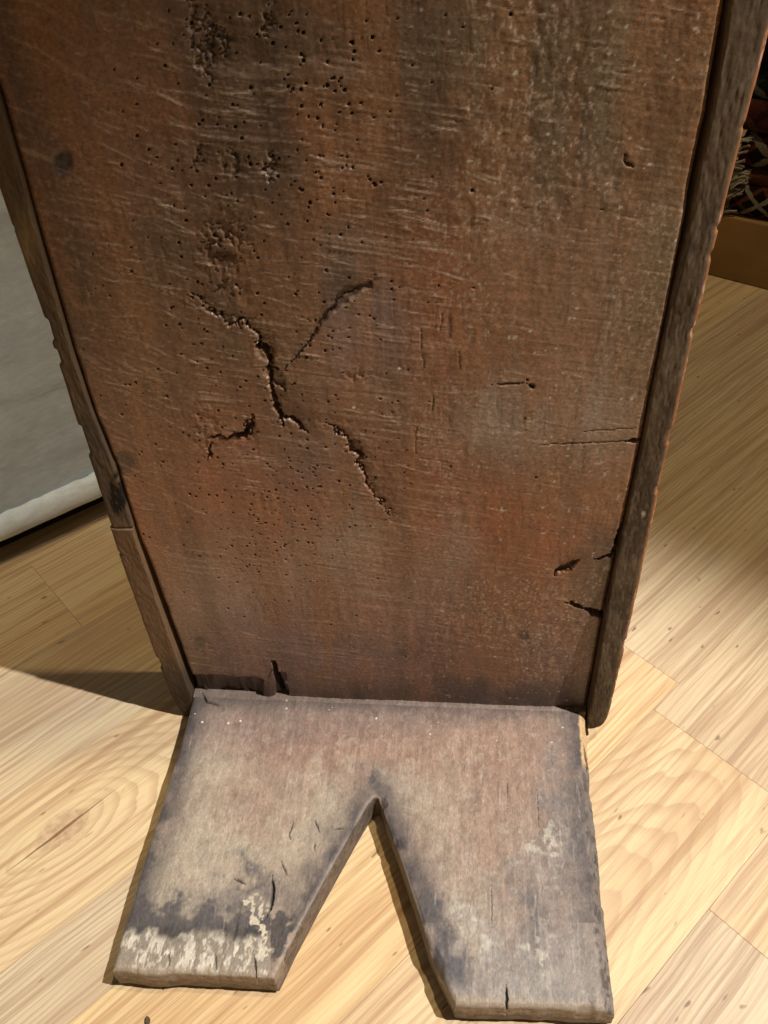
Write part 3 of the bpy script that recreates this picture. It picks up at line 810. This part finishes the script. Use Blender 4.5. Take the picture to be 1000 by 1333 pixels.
# raw wood where the right-hand corner has split away
chip = sstep(0.0058, 0.0042, kk + 0.003 * (m4 - .5)) * (lx > 700) * sstep(918, 930, ly) * sstep(1006, 985, ly)
CL = mixc(CL, (0.58, 0.40, 0.21), chip * (0.75 + .3 * m3)); Hl -= 0.0030 * chip * sstep(0.006, 0.0, kk)
chip2 = sstep(0.0085, 0.0055, tr(ORt, Yt) - Xt + 0.006 * (m5 - .5)) * (lx > 700) * sstep(990, 1010, ly)
CL = mixc(CL, (0.185, 0.158, 0.142), 0.8 * chip2); Hl -= 0.0045 * chip2 * sstep(0.0085, 0.0, tr(ORt, Yt) - Xt) * (0.6 + m4)
CL = mixc(CL, (0.06, 0.05, 0.045), 0.7 * chip2 * sstep(.50, .66, fbm(Xt, Yt, 420, 200, 3, 119)))


def leg_crack(pl, width, depth, dark=0.85, seed=120):
    global Hl, CL
    P = [(q[0], q[1]) for q in (on_z(p) for p in pl)]
    A = Xt + 0.0012 * (fbm(Xt, Yt, 300, 300, 2, seed) - .5); B = Yt
    dd, al, sd = poly_dist(A, B, P)
    wd = width * np.sin(np.pi * np.clip(al, 0.05, 0.95))
    k = 1 - sstep(0.4, 1.0, dd / wd)
    Hl = Hl - depth * k
    CL = CL * (1 - dark * k)[:, None]


for pl, w, dp in [([(354, 1138), (356, 1160), (353, 1178), (345, 1198)], 0.0014, 0.004), ([(301, 1141), (312, 1146), (322, 1151)], 0.0009, 0.0015), ([(382, 1066), (377, 1085), (379, 1096)], 0.0007, 0.001),
                  ([(366, 1118), (372, 1136), (376, 1140)], 0.0007, 0.001), ([(408, 1062), (414, 1076), (417, 1084)], 0.0006, 0.001), ([(432, 1078), (448, 1077)], 0.0006, 0.001), ([(410, 1095), (409, 1107)], 0.0006, 0.001),
                  ([(659, 1280), (661, 1300), (659, 1318)], 0.0010, 0.003), ([(262, 900), (268, 912), (288, 918)], 0.0012, 0.003), ([(760, 965), (766, 990), (765, 1000)], 0.0014, 0.003), ([(330, 1240), (333, 1262), (332, 1280)], 0.0006, 0.002),
                  ([(280, 1240), (281, 1262)], 0.0005, 0.001), ([(220, 1235), (219, 1258)], 0.0005, 0.001), ([(640, 1150), (641, 1210)], 0.0004, 0.0006), ([(660, 1010), (661, 1060)], 0.0004, 0.0006), ([(700, 1030), (703, 1090)], 0.0004, 0.0006)]:
    leg_crack(pl, w, dp)
# fine pale strokes along the grain of the right foot
for k in range(150):
    x0, y0 = (rs.uniform(560, 770), rs.uniform(960, 1290)) if k % 3 else (rs.uniform(230, 430), rs.uniform(940, 1180))
    p, q = on_z((x0, y0)), on_z((x0 + rs.normal(1 if k % 3 else -6, 3), y0 + rs.uniform(14, 46)))
    sel = np.where((np.abs(Xt - p[0]) < 0.006) & (Yt < p[1] + 0.002) & (Yt > q[1] - 0.002))[0]
    if len(sel) < 4: continue
    dd, al, sd = poly_dist(Xt[sel], Yt[sel], [(p[0], p[1]), (q[0], q[1])])
    g = np.exp(-(dd / 0.0004) ** 2) * np.sin(np.pi * np.clip(al, 0.03, .97))
    CL[sel] = mixc(CL[sel], (0.46, 0.40, 0.36) if k % 4 else (0.10, 0.08, 0.075), rs.uniform(.15, .45) * g)
# little paint specks near the joint
for k in range(16):
    x, y = rs.uniform(250, 740), rs.uniform(915, 965)
    if k < 6: x, y = [(373, 921), (263, 939), (297, 940), (313, 937), (490, 934), (373, 911)][k]
    CL = mixc(CL, (0.80, 0.78, 0.72), 0.95 * sstep(.35, .7, blob(lx, ly, x, y, *((1.6, 1.3) if k < 6 else (1.0, 0.8)))))
CL = mixc(CL, (0.09, 0.07, 0.06), 0.55 * sstep(930, 908, ly + (m2 - .5) * 16))  # the seat's shadow along the joint, painted as a dark strip
# worn, rounded arrises
Hl -= 0.0022 * np.clip(1 - kk / 0.0028, 0, 1) ** 2 * (0.5 + 1.0 * m5) + 0.004 * np.clip(1 - kk / 0.005, 0, 1) * sstep(0.66, 0.74, fbm(Xt, Yt, 45, 45, 3, 121))
top = np.stack([Xt, Yt, Hl], 1)
used = np.unique(np.concatenate([gf(iL, False).ravel(), gf(iR, False).ravel()]))
# side walls: layers down from the outline
K = 16
tan = np.roll(P2, -2, 0) - np.roll(P2, 2, 0); tan /= (np.linalg.norm(tan, axis=1, keepdims=True) + 1e-9)
nor = np.stack([tan[:, 1], -tan[:, 0]], 1)               # outward? fixed below
area = 0.5 * np.sum(P2[:, 0] * np.roll(P2[:, 1], -1) - np.roll(P2[:, 0], -1) * P2[:, 1])
if area < 0: nor = -nor
al_ = np.concatenate([[0], np.cumsum(np.linalg.norm(np.diff(P2, axis=0), axis=1))])
walls, wcol = [], []
front_end = (P2[:, 1] < y_frontL + 0.012)
opx, opy = to_px(P2[:, 0], P2[:, 1], 0 * al_)
under = np.where(P2[:, 1] > -0.012, 0.0, 1.0)
for k in range(1, K + 1):
    t_ = k / K
    nzv = fbm(al_, al_ * 0 + t_ * 0.4, 160, 16, 4, 130); nfv = fbm(al_, al_ * 0 + t_, 420, 22, 3, 131)
    bul = 0.0006 * math.sin(math.pi * t_) + (nzv - .5) * 0.0016 * math.sin(math.pi * min(1, t_ * 1.4 + 0.0)) - 0.0018 * max(0, t_ - 0.85) / 0.15
    z_ = top[outl, 2] * (1 - t_) + (-TL) * t_
    e = np.where((np.abs(P2[:, 0]) < 0.012) & (P2[:, 1] > y_apex - 0.012), 0.0, 1.0)
    walls.append(np.stack([P2[:, 0] + nor[:, 0] * bul * under * e, P2[:, 1] + nor[:, 1] * bul * under * e, z_], 1))
    c = np.zeros((len(P2), 3)) + np.array((0.175, 0.135, 0.105))
    c = mixc(c, (0.10, 0.075, 0.06), sstep(.45, .62, nzv))
    c = mixc(c, (0.36, 0.28, 0.20), 0.8 * sstep(.55, .68, nfv) * (1 - 0.7 * t_))
    c = mixc(c, (0.40, 0.31, 0.215), 0.65 * front_end * sstep(.7, .2, t_ + (nzv - .5) * 0.8))
    c = mixc(c, (0.045, 0.035, 0.03), 0.5 * sstep(.60, .70, nfv))
    wcol.append(c)
W_ = np.concatenate(walls); n0 = len(top); m_ = len(outl)
fw_ = []
i = np.arange(m_); j = (i + 1) % m_
prev = outl
for k in range(K):
    cur = n0 + k * m_ + i
    fw_.append(np.stack([prev[i], prev[j], cur[j], cur[i]], -1)); prev = cur
bL, bR = iL[::17, ::12], iR[::17, ::12]
bL = np.concatenate([bL, iL[-1:, ::12]]); bR = np.concatenate([bR, iR[-1:, ::12]])
bL = np.concatenate([bL, np.concatenate([iL[::17, -1], iL[-1:, -1]])[:, None]], 1); bR = np.concatenate([bR, np.concatenate([iR[::17, -1], iR[-1:, -1]])[:, None]], 1)
nb = n0 + K * m_
kL = nb + np.arange(bL.size).reshape(bL.shape); kR = nb + bL.size + np.arange(bR.size).reshape(bR.shape)
bot = np.concatenate([top[bL.ravel()], top[bR.ravel()]]); bot[:, 2] = -TL + 0.0003; bot[:, :2] *= 0.995
faces = [gf(iL, True), gf(iR, False), np.concatenate(fw_)[:, ::-1], gf(kL, False), gf(kR, True)]
allc = np.concatenate([CL] + wcol + [np.tile((0.12, 0.09, 0.07), (len(bot), 1))]); allv = np.concatenate([top, W_, bot])
# the foot board dips to rest on the floor
allv[:, 2] += -0.0012
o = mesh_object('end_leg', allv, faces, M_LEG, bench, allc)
import bmesh
bm = bmesh.new(); bm.from_mesh(o.data)
bmesh.ops.delete(bm, geom=[v for v in bm.verts if not v.link_faces], context='VERTS')
bmesh.ops.recalc_face_normals(bm, faces=bm.faces)
bm.to_mesh(o.data); bm.free()
part(o)
o['label'] = 'end board with V notch, stained grey feet flaked white at the end'

# ------------------------------------------------------------------ cloth-covered seat behind, on the left
sofa = bpy.data.objects.new('sofa', None); link(sofa)
tag(sofa, 'sofa with pale grey cloth cover and white rolled hem, behind the bench', 'sofa')
HB = 0.030                                               # height of the hem above the floor
a0 = on_z((0, 706), FLOOR + HB); b0 = on_z((125, 650), FLOOR + HB)
dv_ = (b0 - a0) / np.linalg.norm(b0 - a0); nv = np.array([-dv_[1], dv_[0], 0])     # nv points away from the viewer
org = a0 - dv_ * 0.75; org[2] = FLOOR
sofa.location = org
LEN = 1.12


def sofa_pt(s, n, h): return org + dv_ * s + nv * n + np.array([0, 0, h])


s_ = np.arange(0, LEN + 1e-6, 0.006)
prof = [(0.008, 0.048)] + [(0.006, h) for h in np.arange(0.056, 0.52, 0.007)] + [(0.010, 0.535), (0.022, 0.548), (0.04, 0.552), (0.55, 0.552), (0.55, 0.048)]
lp = np.zeros((len(s_), len(prof), 3))
for k, (n_, h) in enumerate(prof):
    wr = 0.010 * (fbm(s_, s_ * 0 + h, 7, 9, 3, 140) - 0.5) + 0.0065 * (fbm(s_ + 0.5 * h, s_ * 0 + h, 10, 60, 3, 142) - 0.5)
    wr = wr * (1 if 0 < k < len(prof) - 3 else 0)
    lp[:, k] = np.array([org + dv_ * a + nv * (n_ + w) + np.array([0, 0, h]) for a, w in zip(s_, wr)])
inv = Matrix.Translation(-Vector(org))
v, f = loft(lp)
o = mesh_object('cover', v, f, M_CLOTH, sofa); o.matrix_parent_inverse = inv
th = np.linspace(0, 2 * math.pi, 22, endpoint=False)
lp = np.zeros((len(s_), 22, 3))
for k, a in enumerate(th):
    pk = 1 + 0.16 * (fbm(s_, s_ * 0 + a, 30, 1, 3, 145) - 0.5) + 0.26 * (fbm(s_, s_ * 0, 90, 1, 2, 146) - 0.5) * max(0, math.sin(a)) - 0.22 * math.exp(-((a - 2.3) / 0.22) ** 2)
    n_ = 0.004 - 0.0125 * np.cos(a) * pk * 0.9; h = HB + 0.0130 + 0.0130 * np.sin(a) * pk
    lp[:, k] = org + np.outer(s_, dv_) + np.outer(n_, nv) + np.outer(h, [0, 0, 1])
v, f = loft(lp)
hem = mesh_object('hem', v, f, M_HEM, sofa); hem.matrix_parent_inverse = inv
def box_part(name, mat, s0, s1, n0_, n1_, h0, h1, parent, inv_):
    vs = [sofa_pt(a, b, c) for c in (h0, h1) for a, b in ((s0, n0_), (s1, n0_), (s1, n1_), (s0, n1_))]
    q = np.array([(0, 1, 5, 4), (1, 2, 6, 5), (2, 3, 7, 6), (3, 0, 4, 7), (4, 5, 6, 7), (3, 2, 1, 0)])
    o = mesh_object(name, vs, [q], mat, parent, smooth=False); o.matrix_parent_inverse = inv_
box_part('base', M_DARK, 0.012, LEN - 0.012, 0.030, 0.54, 0.0, 0.046, sofa, inv)  # dark block added to blacken the shaded gap below the hem

# ------------------------------------------------------------------ plinth and folded rugs, back right
pa = on_z((930, 360), FLOOR); pb = on_z((1000, 378), FLOOR)
pd = (pb - pa) / np.linalg.norm(pb - pa); pn = np.array([-pd[1], pd[0], 0])
porg = pa - pd * 0.06


def rounded_bar(s0, s1, n0_, n1_, h0, h1, rad, wob=0.0, seed=0, step=0.01):
    s = np.arange(s0, s1 + 1e-6, step); pts = []
    for c, (cn, ch, a0_) in enumerate(((n0_ + rad, h0 + rad, math.pi), (n1_ - rad, h0 + rad, 1.5 * math.pi), (n1_ - rad, h1 - rad, 0), (n0_ + rad, h1 - rad, .5 * math.pi))):
        for k in range(7):
            a = a0_ + k / 6 * math.pi / 2
            pts.append((cn + rad * math.cos(a), ch + rad * math.sin(a)))
    lp = np.zeros((len(s), len(pts), 3))
    for k, (n_, h) in enumerate(pts):
        w = wob * (fbm(s, s * 0 + h * 30 + n_ * 10, 14, 1, 3, seed) - 0.5)
        lp[:, k] = porg + np.outer(s, pd) + np.outer(n_ + w, pn) + np.outer(h + 0.5 * w * (h > (h0 + h1) / 2), [0, 0, 1])
    return loft(lp)


PH = 0.086
v, f = rounded_bar(0, 0.62, 0, 0.34, 0.0, PH, 0.003)
tag(mesh_object('wooden_plinth', v, f, M_PLINTH), 'low plain wooden plinth carrying the stacked folded rugs', 'plinth')


def mat_rug(name, ground, motif, accent, scale, seed):
    t = NT(name)
    co = t.n('ShaderNodeVectorRotate', {'Vector': t.coord(), 'Angle': -math.atan2(pd[1], pd[0])}, rotation_type='Z_AXIS').outputs[0]
    sep = t.n('ShaderNodeSeparateXYZ', {0: co})
    a = t.math('PINGPONG', t.math('MULTIPLY', t.math('ADD', sep.outputs[0], seed * 0.013), scale), 0.5)
    b = t.math('PINGPONG', t.math('MULTIPLY', t.math('ADD', sep.outputs[2], seed * 0.007), scale * 1.3), 0.5)
    wv = t.math('MULTIPLY', t.math('SUBTRACT', t.noise(co, 90.0, 2.0), 0.5), 0.16)
    dmd = t.math('ADD', t.math('ADD', a, b), wv)
    m1_ = t.ramp(dmd, [(0.40, (0,) * 3), (0.43, (1,) * 3), (0.56, (1,) * 3), (0.59, (0,) * 3)])
    m2_ = t.ramp(t.math('ADD', t.math('ABSOLUTE', t.math('SUBTRACT', a, b)), wv), [(0.05, (1,) * 3), (0.09, (0,) * 3)])
    c = t.mix(m2_, (*ground, 1), (*accent, 1)); c = t.mix(m1_, c, (*motif, 1))
    n = t.noise(t.mapping(co, (500, 500, 900)), 1.0, 3.0)
    c = t.mix(0.6, c, t.ramp(n, [(0.3, (0.4,) * 3), (0.7, (1.4,) * 3)]), 'MULTIPLY')
    t.put(t.b.inputs['Base Color'], c)
    t.b.inputs['Roughness'].default_value = 0.95; t.b.inputs['Specular IOR Level'].default_value = 0.05
    t.put(t.b.inputs['Normal'], t.bump(n, 1.0, 0.0015))
    return t.m


def fringe(s0, h0, h1, seed, parent):
    vs, qs = [], []
    rn = random.Random(seed); k = 0
    for i_ in range(26):
        h = h0 + (h1 - h0) * rn.random(); n_ = rn.uniform(-0.004, 0.02); ln = rn.uniform(0.012, 0.028)
        p = porg + pd * s0 + pn * n_ + np.array([0, 0, h]); drop = rn.uniform(0.004, 0.016)
        tip = p - pd * ln - pn * rn.uniform(-0.004, 0.010) - np.array([0, 0, min(drop, h - h0 + 0.002)])
        mid = (p + tip) / 2 + np.array([0, 0, 0.002]); r_ = 0.0014
        for q_ in (p, mid, tip):
            for a in (0, 2.1, 4.2):
                vs.append(q_ + pn * r_ * math.cos(a) + np.array([0, 0, 1]) * r_ * math.sin(a))
        for l in range(2):
            for e in range(3):
                e2 = (e + 1) % 3; qs.append((k + l * 3 + e, k + l * 3 + e2, k + l * 3 + 3 + e2, k + l * 3 + 3 + e))
        k += 9
    o = mesh_object('fringe', vs, [np.array(qs)], M_FRINGE, parent); return o


RUGS = [
    ('black folded rug with cream lattice lying on the plinth', (0.016, 0.010, 0.009), (0.30, 0.26, 0.20), (0.14, 0.04, 0.025), 20.0, 0.040, 0.018),
    ('plain rust brown folded rug above the lattice rug', (0.16, 0.055, 0.022), (0.11, 0.04, 0.02), (0.20, 0.08, 0.03), 9.0, 0.022, 0.010),
    ('black folded rug with cream triangles over the rust brown rug', (0.018, 0.010, 0.009), (0.26, 0.22, 0.17), (0.13, 0.03, 0.02), 13.0, 0.045, 0.020),
    ('dull red folded rug over the triangle rug', (0.10, 0.028, 0.020), (0.15, 0.06, 0.04), (0.05, 0.02, 0.016), 11.0, 0.036, 0.016),
    ('dark green folded rug with a grey motif, near the pile top', (0.014, 0.020, 0.017), (0.22, 0.24, 0.23), (0.04, 0.05, 0.045), 12.0, 0.042, 0.019),
    ('dark maroon folded rug lying topmost on the pile', (0.055, 0.012, 0.012), (0.03, 0.010, 0.010), (0.09, 0.03, 0.02), 10.0, 0.050, 0.022),
]
h = PH - 0.001
for k, (lab, g, m, ac, sc, tk, rad) in enumerate(RUGS):
    s0 = 0.056 - 0.19 * (h - 0.086) + 0.003 * ((k * 7) % 4)
    v, f = rounded_bar(s0, 0.60 - 0.01 * (k % 3), 0.004 + 0.006 * ((k * 5) % 3), 0.33, h, h + tk, rad * 0.95, 0.010, 150 + k)
    g, m, ac = (tuple(0.6 * x for x in q_) for q_ in (g, m, ac))
    o = mesh_object('folded_rug', v, f, mat_rug('rug_wool_%d' % k, g, m, ac, sc, k))
    tag(o, lab, 'rug', 'rugs folded in a pile on the plinth')
    if k in (0, 1, 2, 4): fringe(s0 + 0.012, h + 0.004, h + tk * 0.9, k, o)
    h += tk - 0.0015

# ------------------------------------------------------------------ crumbs fallen on the floor
def crumb(px_, size, seed, label, mat):
    c = on_z(px_, FLOOR)
    rn = np.random.default_rng(seed)
    bm = bmesh.new(); bmesh.ops.create_icosphere(bm, subdivisions=2, radius=1.0)
    for v in bm.verts:
        n_ = 0.65 + 0.6 * rn.random(); v.co = Vector((v.co.x * size[0] * n_, v.co.y * size[1] * n_, v.co.z * size[2] * n_))
    zmin = min(v.co.z for v in bm.verts)
    for v in bm.verts: v.co.z -= zmin + 0.0002
    me = bpy.data.meshes.new('wood_crumb'); bm.to_mesh(me); bm.free(); me.materials.append(mat)
    o = bpy.data.objects.new('wood_crumb', me); link(o); o.location = (c[0], c[1], FLOOR)
    o.rotation_euler = (0, 0, rn.uniform(0, 3)); return tag(o, label, 'crumb')


crumb((192, 1329), (0.0028, 0.0017, 0.0012), 3, 'dark crumb of rotten wood on the floor before the left foot', M_CRUMB)
crumb((229, 1281), (0.0011, 0.0009, 0.0008), 4, 'pale crumb of wood at the end of the left foot', M_SPLINTER)
crumb((213, 1287), (0.0010, 0.0007, 0.0005), 5, 'tiny brown crumb by the end of the left foot', M_CRUMB)
